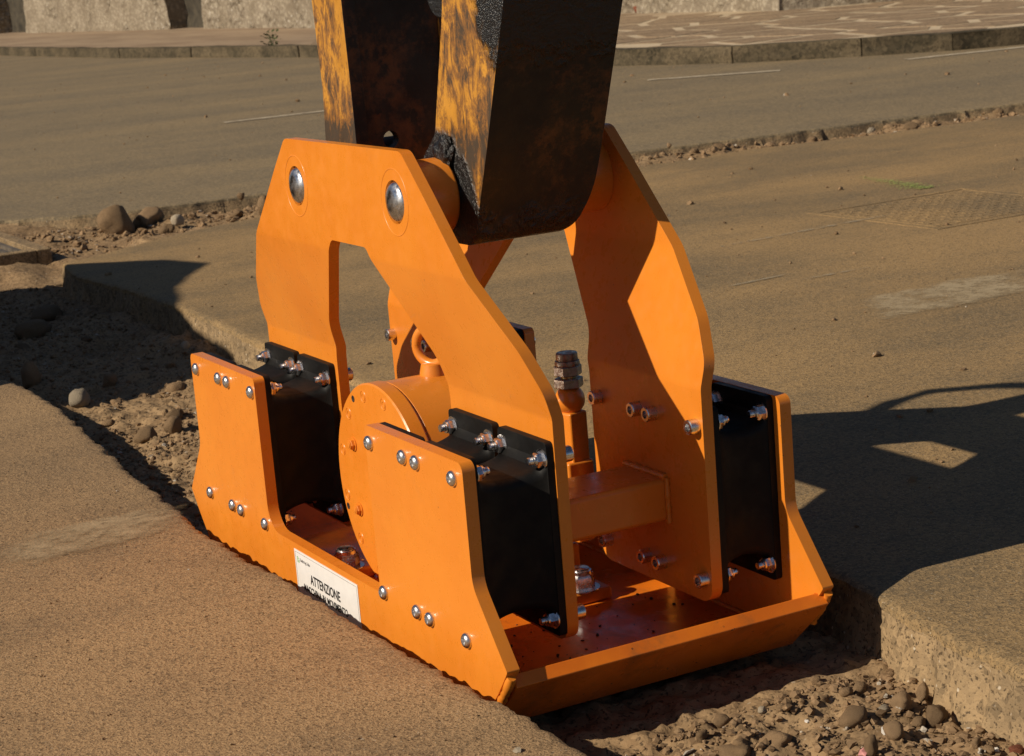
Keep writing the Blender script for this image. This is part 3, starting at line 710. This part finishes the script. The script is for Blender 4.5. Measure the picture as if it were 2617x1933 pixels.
# shared fasteners (axis Y, seat at y=0, head towards -Y)
bm = lathe_bm([(.0118, 0), (.0118, -.0022), (.0108, -.0050), (.0082, -.0072), (.0060, -.0078), (.0056, -.0040), (0, -.0040)], 20); ME_BUT = bm_mesh(bm, 'bolt', 30)
bm = lathe_bm([(.0150, 0), (.0150, -.0012), (.0128, -.0016)], 20); ME_WASH = bm_mesh(bm, 'washer', 30)
bm = lathe_bm([(.0118, 0), (.0118, -.0150), (.0108, -.0165), (.0064, -.0165), (.0060, -.0085), (0, -.0085)], 20); ME_CAP = bm_mesh(bm, 'bolt', 30)
def nut_bm(r, h, stud, sl):
    bm = bmesh.new(); lay = []
    for k, (rr, y) in enumerate([(r*1.32, 0), (r*1.32, -.002), (r, -.002), (r, -h*.82), (r*.88, -h)]):
        nn = 24 if k < 2 else 6
        lay.append([bm.verts.new((rr*math.cos(2*math.pi*i/24*(24//nn)), y, rr*math.sin(2*math.pi*i/24*(24//nn)))) for i in range(nn)])
    for a, b in ((0, 1), (2, 3), (3, 4)):
        A_, B_ = lay[a], lay[b]; q = len(A_)
        for i in range(q): bm.faces.new((A_[i], A_[(i+1) % q], B_[(i+1) % q], B_[i]))
    bm.faces.new(lay[1]); bm.faces.new(lay[4])
    b2 = lathe_bm([(r*.80, -h*.98), (r*.78, -h*1.22), (stud, -h*1.25), (stud, -h*1.25-sl*.3), (stud*.88, -h*1.25-sl*.4), (stud, -h*1.25-sl*.5), (stud*.88, -h*1.25-sl*.62), (stud, -h*1.25-sl*.74), (stud*.86, -h*1.25-sl), (0, -h*1.25-sl)], 16)
    t = bpy.data.meshes.new('t'); b2.to_mesh(t); b2.free(); bm.from_mesh(t); bpy.data.meshes.remove(t)
    return bm
ME_NUT = bm_mesh(nut_bm(.0118, .012, .0062, .009), 'nut', 30)
ME_BIGNUT = bm_mesh(nut_bm(.0235, .026, .015, .004), 'nut', 30)
FLIP = (0, 0, math.pi)
# side plates
half = [(.570, .322, .014), (.570, .145, .05), (.656, .040, .003), (.622, -.001, .004), (.560, -.066, .01)]
L_ = [(-x, z, r) for x, z, r in half]
outline = fillet([(.236, .322, .010)]+half+[(-.560, -.066, .01)]+[(-x, z, r) for x, z, r in half[:-1]][::-1]+[(-.236, .322, .010), (-.236, .051, .045), (.236, .051, .012)], 6)
def side_plate(y0, y1, far):
    o = bevel(part('side_plate', bm_mesh(prism_bm(outline, y0, y1), 'side_plate', 25), M_OR), .0022)
    for s in (-1, 1):
        for c in COLS:
            for z in (ZT, ZB):
                yb = y1 if far else y0
                part('bolt', ME_BUT, M_ZN, o, (s*c, yb, z), FLIP if far else None)
                # matching lock nut on the rubber flange inside
                part('nut', ME_NUT, M_ZN, o, (s*c, (y0-.012) if far else (y1+.012), z), None if far else FLIP)
    return o
NP = side_plate(0, TP, False); FP = side_plate(W-TP, W, True)
# vibrating shoe: floor and turned-up lips, one folded plate
t_ = .022; FL = -.056; BO = -.078; k_ = .7071
def lipside(s):
    return [(s*.5545, BO), (s*.656, .0145-.0), (s*(.656-t_*k_), .0145+t_*k_), (s*.5455, FL)]
rp = lipside(1); lp = lipside(-1)
prof = [lp[0], rp[0], rp[1], rp[2], rp[3], lp[3], lp[2], lp[1]]
shoe = bevel(part('base_shoe', bm_mesh(prism_bm(prof, TP-.006, W-TP+.010), 'base_shoe', 25), M_TUB), .002)
def weld(path, r, name='weld_bead', parent=COMP):
    P = resample(path, lambda p: .006); n = len(P)
    return part(name, bm_mesh(tube_bm(P, [r*(.75+.5*rnd.random()) for _ in range(n)], 7), name, 60), M_OR, parent)
for y in (TP+.002, W-TP-.002):
    weld([(-.53, y, FL+.001), (.53, y, FL+.001)], .004)
    for s in (-1, 1): weld([(s*.548, y, FL+.004), (s*.640, y, .026)], .004)
weld([(.606, .006, -.028), (.640, .006, .010), (.652, .008, .030)], .007)
weld([(.606, W-.006, -.028), (.640, W-.006, .010), (.652, W-.008, .030)], .006)
n = 55; gx = rs.uniform(.24, .53, n); gy = rs.uniform(.05, .50, n); gs = np.clip(.0010*(1-rs.rand(n))**-.5, 0, .004)
gravel('tray_crumbs', gx, gy, FL+gs*.4, gs, M_PIER)['label'] = 'dark crumbs of dirt lying in the base tray'
# rubber mounts
def mount(xc, y0, y1):
    m = empty('rubber_mount'); m.parent = COMP; m.location = Vector((xc, 0, .1755))+BASE
    fl = fillet([(.0745, .146, .008), (.0745, -.146, .008), (-.0745, -.146, .008), (-.0745, .146, .008)], 4)
    for a, b in ((y0, y0+.012), (y1-.012, y1)): bevel(part('flange', bm_mesh(prism_bm(fl, a, b), 'flange', 25), M_RB, m), .0015)
    bm = bmesh.new(); rings = []; K = 15
    for i in range(K):
        t = i/(K-1); y = y0+.011+(y1-y0-.022)*t; w = math.sin(math.pi*t)**.75
        hx = .0735-.010*w; hz = .112-.012*w if 0 < t < 1 else .122
        rings.append([bm.verts.new((x, y, z)) for x, z in fillet([(hx, hz, .016), (hx, -hz, .016), (-hx, -hz, .016), (-hx, hz, .016)], 5)])
    for a, b in zip(rings, rings[1:]):
        for k in range(len(a)): bm.faces.new((a[k], a[(k+1) % len(a)], b[(k+1) % len(a)], b[k]))
    bm.faces.new(rings[0]); bm.faces.new(rings[-1])
    part('rubber_block', bm_mesh(bm, 'rubber_block', 35), M_RB, m)
YA0, YA1, YF0, YF1 = .155, .174, .408, .427
for s in (-1, 1):
    for xc in (.4782, .31335):
        mount(s*xc, TP, YA0); mount(s*xc, YF1, W-TP)
# arch plates (joggled outwards at the top)
ah = [(.236, .728, .03), (.300, .668, .05), (.390, .580, .06), (.520, .452, .10), (.556, .392, .05), (.556, .35, .05), (.553, .018, .028), (.226, .018, .028),
      (.226, .335, .05), (.217, .398, .06), (.070, .566, .018)]
arch_out = fillet(ah+[(-x, z, r) for x, z, r in ah[::-1]], 6)
D_ = .052
def arch(y0, y1, sgn):
    bm = prism_bm(arch_out, y0, y1, [circle(s*.20, .648, .0342, 36) for s in (-1, 1)])
    for z in (.352, .358, .545, .553):
        bmesh.ops.bisect_plane(bm, geom=bm.verts[:]+bm.edges[:]+bm.faces[:], plane_co=(0, 0, z), plane_no=(0, 0, 1))
    for v in bm.verts: v.co.y += sgn*D_*min(1, max(0, (v.co.z-.355)/(.549-.355)))
    o = bevel(part('arch_plate', bm_mesh(bm, 'arch_plate', 25), M_OR), .0022, 2, 40)
    inner = y1 if sgn < 0 else y0
    for s in (-1, 1):
        for c in COLS:
            for z in (ZT, ZB):
                part('bolt', ME_CAP, M_DK if sgn > 0 else M_ZN, o, (s*c, inner, z), FLIP if sgn < 0 else None)
                out_ = (y0-.012) if sgn < 0 else (y1+.012)
                part('nut', ME_NUT, M_ZN, o, (s*c, out_, z), None if sgn < 0 else FLIP)
    return o
NA = arch(YA0, YA1, -1); FA = arch(YF0, YF1, 1)
yN0, yN1, yF0, yF1 = YA0-D_, YA1-D_, YF0+D_, YF1+D_
for s in (-1, 1):
    # long pin with domed end set back in its hole, boss sleeves and weld rings
    pr = [(0, -.0055), (.010, -.005), (.019, -.0032), (.0265, .000), (.0308, .004), (.0326, .009), (.0326, yF1-yN0-.016), (.0275, yF1-yN0-.006), (0, yF1-yN0-.001)]
    part('pin', bm_mesh(lathe_bm(pr, 36), 'pin', 40), M_PIN, COMP, (s*.20, yN0-.003, .648))
    for a, b in ((yN1-.002, .186), (.396, yF0+.002)):
        part('boss', bm_mesh(lathe_bm([(.033, 0), (.058, 0), (.060, .003), (.060, b-a-.003), (.058, b-a), (.033, b-a)], 40), 'boss', 30), M_OR, COMP, (s*.20, a, .648))
    ring = [(s*.20+.049*math.cos(a*math.pi/24), yN0+.0005, .648+.052*math.sin(a*math.pi/24)) for a in range(49)]
    part('weld_bead', bm_mesh(tube_bm(ring, .0013, 8), 'weld_bead', 60), M_OR)
# cross beams between the arch legs, with weld beads
for s in (-1, 1):
    x0, x1 = sorted((s*.324, s*.446))
    bevel(part('cross_beam', bm_mesh(box_bm(x0, x1, YA1, YF0, .128, .196), 'cross_beam'), M_OR), .008, 3)
    for y in (YA1+.003, YF0-.003):
        weld([(x0, y, .198), (x1, y, .198)], .006); weld([(x1+.002, y, .198), (x1+.002, y, .126)], .005)
# vibrator drum
DR = empty('vibrator_drum'); DR.parent = COMP; DR.location = Vector((0, .12, .147))+BASE
rr = .180; Ld = .272
part('housing', bm_mesh(lathe_bm([(.100, .030), (.174, .030), (.177, .033), (.177, Ld-.033), (.174, Ld-.03), (.1, Ld-.03)], 72), 'housing', 30), M_OR, DR)
cov = [(0, 0), (.1775, 0), (.180, .0025), (.180, .026), (.178, .029), (0, .029)]
cv = part('end_cover', bm_mesh(lathe_bm(cov, 72), 'end_cover', 30), M_OR, DR)
part('end_cover', bm_mesh(lathe_bm([(r, Ld-h) for r, h in cov], 72), 'end_cover', 30), M_OR, DR)
ME_SC = bm_mesh(lathe_bm([(.0108, .0), (.0100, -.0009), (.0092, .0002), (.0078, .0002), (.0072, -.0008), (.0042, -.0008), (.0036, .001), (0, .001)], 18), 'screw', 30)
for i in range(12):
    a = math.radians(15+30*i); part('screw', ME_SC, M_OR, cv, (.158*math.cos(a), 0, .158*math.sin(a)))
ME_HEX = bm_mesh(nut_bm(.0095, .008, .005, .001), 'hex_bolt', 30)
for a in (150, 209, 330, 29): part('hex_bolt', ME_HEX, M_OR, cv, (.118*math.cos(math.radians(a)), 0, .118*math.sin(math.radians(a))))
part('hole', bm_mesh(lathe_bm([(.006, -.0006), (.0045, -.001), (0, -.0002)], 14), 'hole', 30), M_DK, cv, (-.085, 0, .142))
part('hole', bm_mesh(lathe_bm([(.006, -.0006), (.0045, -.001), (0, -.0002)], 14), 'hole', 30), M_DK, cv, (-.155, 0, -.062))
# feet with big lock nuts
for x, y in ((-.185, .118), (.206, .374), (-.20, .43), (.150, .135)):
    f = bevel(part('foot_block', bm_mesh(box_bm(x-.045, x+.024, y-.032, y+.045, FL, FL+.022), 'foot_block'), M_OR), .005)
    part('nut', ME_BIGNUT, M_ZN, f, (x, y, FL+.022), (-math.pi/2, 0, .3))
bevel(part('drum_saddle', bm_mesh(box_bm(-.165, .165, .16, .40, FL, .03), 'drum_saddle'), M_OR), .006)
# lifting eye
EY = empty('lifting_eye'); EY.parent = COMP; EY.location = Vector((-.006, .238, .322))+BASE
part('base_ring', bm_mesh(lathe_bm([(0, .0), (.024, .0), (.0235, .006), (.020, .020), (.018, .022), (0, .022)], 28, 'Z'), 'base_ring', 30), M_OR, EY)
tor = [(.031*math.cos(a*math.pi/20), 0, .050+.031*math.sin(a*math.pi/20)) for a in range(41)]
part('ring', bm_mesh(tube_bm(tor, .0085, 14), 'ring', 60), M_OR, EY, rot=(0, 0, math.radians(28)))
# hydraulic port: post, ball elbow, steel fittings
HY = empty('hydraulic_port'); HY.parent = COMP; HY.location = Vector((.178, .395, -.010))+BASE
bevel(part('post', bm_mesh(box_bm(-.019, .019, -.019, .019, .05, .272), 'post'), M_OR, HY, rot=(0, 0, math.radians(12))), .004)
bevel(part('motor_block', bm_mesh(box_bm(-.11, .024, -.026, .024, .06, .19), 'motor_block'), M_OR, HY), .005)
sph = [(.025*math.sin(math.pi*i/14), .291-.025*math.cos(math.pi*i/14)) for i in range(15)]
part('ball_elbow', bm_mesh(lathe_bm(sph, 32, 'Z'), 'ball_elbow', 60), M_OR, HY)
def hexz(r, h0, h1, ch=.0015):
    bm = bmesh.new(); la = [[bm.verts.new((q*math.cos(math.pi/3*i+.2), q*math.sin(math.pi/3*i+.2), z)) for i in range(6)] for q, z in ((r-ch, h0), (r, h0+ch), (r, h1-ch), (r-ch, h1))]
    for a, b in zip(la, la[1:]):
        for i in range(6): bm.faces.new((a[i], a[(i+1) % 6], b[(i+1) % 6], b[i]))
    bm.faces.new(la[0]); bm.faces.new(la[-1]); return bm
M_FIT = mat_steel('brushed_fitting', (.33, .30, .26), .32, .85)
part('lower_hex', bm_mesh(hexz(.0245, .312, .328), 'lower_hex'), M_FIT, HY)
part('neck', bm_mesh(lathe_bm([(.013, .328), (.013, .3325), (.016, .333)], 24, 'Z'), 'neck', 30), mat_steel('brass', (.60, .42, .18), .25), HY)
part('coupling_nut', bm_mesh(hexz(.0235, .3325, .349), 'coupling_nut'), M_FIT, HY)
part('collar', bm_mesh(lathe_bm([(.0205, .349), (.0210, .352), (.0202, .357), (.0185, .358)], 28, 'Z'), 'collar', 30), M_FIT, HY)
part('cap', bm_mesh(lathe_bm([(.0180, .358), (.0184, .360), (.0180, .3690), (.0168, .3705), (0, .3705)], 28, 'Z'), 'cap', 30), M_FIT, HY)
# warning sticker on the near plate
stk = part('warning_sticker', bm_mesh(box_bm(-.124, .145, -.0009, -.0001, -.040, .0405), 'warning_sticker'), M_STICK, NP)
bm = bmesh.new()
for a in ((-.120, .141, .0362, .0368), (-.120, -.1194, -.036, .0362), (.1404, .141, -.036, .0362)): box_bm(a[0], a[1], -.0012, -.0009, a[2], a[3], bm)
part('border', bm_mesh(bm, 'border'), M_GREY, stk)
def text(s, x, z, size, sx, mat, name='lettering', off=0.0):
    cu = bpy.data.curves.new(name, 'FONT'); cu.body = s; cu.size = size; cu.offset = off; cu.extrude = .0001
    t = bpy.data.objects.new(name, cu); C.objects.link(t); bpy.context.view_layer.update()
    me = bpy.data.meshes.new_from_object(t.evaluated_get(bpy.context.evaluated_depsgraph_get())); bpy.data.objects.remove(t); bpy.data.curves.remove(cu)
    for v in me.vertices: v.co = Vector((v.co.x*sx, -v.co.z*1.0, v.co.y))
    me.materials.clear(); o = part(name, me, mat, stk, (x, -.00115, z)); return o
text('ATTENZIONE', -.060, -.0082, .0240, .86, M_INK, off=.0005)
text('MACCHINA IN MOVIMENTO', -.094, -.0275, .0175, .84, M_INK, off=.0004)
text('Giudici ing. Fabio', -.1005, .0225, .0080, .80, M_GREY, off=.0001)
bm = bmesh.new()
for a in ((-.115, -.107, .0315, .0327), (-.115, -.1135, .0245, .0315), (-.115, -.107, .0245, .0257), (-.1085, -.107, .0257, .0290), (-.112, -.107, .0280, .0292), (-.1165, -.112, .0333, .0345)):
    box_bm(a[0]+.003, a[1]+.003, -.0012, -.0009, a[2]-.0055, a[3]-.0055, bm)
part('logo', bm_mesh(bm, 'logo'), M_GINK, stk)

# ------------------------------------------------------------------ excavator: dipper end and tipping link
AR = empty('excavator_arm', (.2, .29, .648), 'worn black and yellow excavator arm pinned to the compactor, dark broad front face', 'excavator arm')
def ap(name, me, mat, parent=AR): o = link(name, me, mat); o.parent = parent; o.matrix_parent_inverse = Matrix.Identity(4); o.location = -parent.location if parent.parent is None else (0, 0, 0); return o
aprof = fillet([(.306, .620, .03), (.290, .575, .04), (.170, .574, .06), (.112, .640, .06), (.128, .700, .04), (.182, .742, .03), (.245, .930, .4), (.315, 1.30, 1), (.60, 2.6, 0), (1.02, 2.6, 0), (.62, 1.35, 1), (.440, .930, .6), (.356, .730, .5)], 7)
bm = prism_bm(aprof, .1905, .3915)
for z in (.585, .60, .615, .63, .65, .67):
    bmesh.ops.bisect_plane(bm, geom=bm.verts[:]+bm.edges[:]+bm.faces[:], plane_co=(0, 0, z), plane_no=(0, 0, 1))
for v in bm.verts:
    t = min(1, max(0, (.672-v.co.z)/.098))
    if v.co.y > .3: v.co.y -= .060*(1-math.sqrt(1-t*t*.98))
a_o = ap('box_section', bm_mesh(bm, 'box_section', 30), M_ARM); bevel(a_o, .006, 3, 40)
bm = lathe_bm([(.034, 0), (.074, 0), (.078, .004), (.072, .165), (.068, .170), (.034, .170)], 40)
o = ap('end_boss', bm_mesh(bm, 'end_boss', 30), M_ARM); o.location = (0, .192-.29, 0)
# grease lump and cylinder eye at the top of the picture
bm = bmesh.new(); bmesh.ops.create_icosphere(bm, subdivisions=4, radius=1)
for v in bm.verts:
    p = v.co.copy(); d = 1+.3*mnoise.noise(p*1.8)+.18*mnoise.noise(p*5)
    v.co = (.216+p.x*.030*d+p.z*.006, .187+p.y*.010*d, .712+p.z*.030*d)
M_GRS = NT('wet_grease'); M_GRS = M_GRS.out((.008, .007, .006), .25, M_GRS.bump(M_GRS.noise(70, 5, .75), .8, .006))
ap('grease', bm_mesh(bm, 'grease', 80), M_GRS)
LK = empty('tipping_link', (-.2, .29, .648), 'narrow black and yellow link on the rear pin, left of the broad arm', 'excavator link')
lprof = fillet([(-.128, .58, .03), (-.129, .80, .3), (-.134, .96, .3), (-.150, 1.32, .05), (-.262, 1.32, .05), (-.262, .96, .3), (-.252, .80, .3), (-.264, .70, .2), (-.262, .58, .03)], 6)
for a, b in ((.1905, .214), (.368, .3915)):
    bevel(ap('side_cheek', bm_mesh(prism_bm(lprof, a, b), 'side_cheek', 30), M_ARM, LK), .003)
# web plate with drain hole, facing forwards
hc = hit((853, 299), 0, -.140)
bm = prism_bm([(.210, .60), (.372, .60), (.372, 1.30), (.210, 1.30)], 0, .022, [circle(hc[1], hc[2]-.004, .0145, 24)])
for v in bm.verts: x, y, z = v.co; v.co = (-.138-y, x, z)
ap('web_plate', bm_mesh(bm, 'web_plate', 30), M_ARM, LK)
bm = lathe_bm([(.034, 0), (.062, 0), (.064, .003), (.064, .197), (.062, .2), (.034, .2)], 36)
o = ap('end_boss', bm_mesh(bm, 'end_boss', 30), M_ARM, LK); o.location = (0, .191-.29, 0)
o = ap('top_boss', bm_mesh(lathe_bm([(0, 0), (.07, 0), (.07, .2), (0, .2)], 30), 'top_boss', 30), M_ARM, LK); o.location = (-.005, .191-.29, 1.29-.648)
# bucket cylinder: clevis whose lower end dips into the picture, rod running up
CY = empty('bucket_cylinder', (.05, .29, 1.0), 'dark greasy cylinder eye hanging into the top of the picture', 'hydraulic cylinder')
e0 = hit((968, -22), 1, .21)
bm = lathe_bm([(0, 0), (.040, 0), (.046, .006), (.046, .10), (.040, .106), (0, .106)], 28)
o = ap('rod_eye', bm_mesh(bm, 'rod_eye', 40), M_GRS, CY); o.location = (e0[0]-.05, .20-.29, e0[2]-1.0)
ap('rod', bm_mesh(tube_bm([(e0[0], .255, e0[2]), (e0[0]-.05, .27, 1.4), (e0[0]-.02, .29, 2.5)], .03, 16), 'rod', 40), M_DK, CY)
hz = empty('hydraulic_hose', (-.2, .3, 1.0), 'black hydraulic hose looping over the link above the picture', 'hose')
HG = [(-.26, 1.30), (-.34, 1.47), (-.36, 1.58), (-.29, 1.72), (-.15, 1.84), (.05, 1.90), (.25, 1.95)]
ap('hose', bm_mesh(tube_bm([(gx_-.05*(gy_+.42), -.42, (gy_+.42)*.67) for gx_, gy_ in HG]+[(.30, -.2, 1.72), (.36, .18, 1.85)], .022, 10), 'hose', 60), M_RB, hz)

# ------------------------------------------------------------------ unseen mound added out of frame, shaped for the shadow it casts
hx = np.linspace(-7.2, -1.6, 90); hy_ = np.linspace(-4.6, -.55, 70); X, Y = np.meshgrid(hx, hy_, indexing='ij')
sil = np.interp(X, [-7.2, -6.2, -5.2, -4.75, -4.45, -4.25, -4.0, -3.75, -3.45, -3.1, -2.7, -2.5, -2.35, -2.2, -1.6], [0, .5, .95, 1.25, 1.62, 1.80, 1.84, 1.74, 1.60, 1.53, 1.46, 1.40, 1.2, .6, 0])
prof_y = np.clip(1-np.abs((Y+1.65)/np.where(Y > -1.65, 1.1, 2.9))**2.2, 0, 1)
Z = sil*prof_y + .05*fbm(X, Y, 3, 4, 70)*(sil*prof_y > .1) - .03
nyy = len(hy_); I = np.arange(len(hx)-1)[:, None]*nyy+np.arange(nyy-1)[None, :]
prop(link('shadow_caster_mound', mesh_np('shadow_caster_mound', np.stack([X, Y, Z], -1).reshape(-1, 3), np.stack([I, I+nyy, I+nyy+1, I+1], -1).reshape(-1, 4), True), M_SOIL), 'unseen mound added to cast the shadow across the trench at left', 'shadow caster')
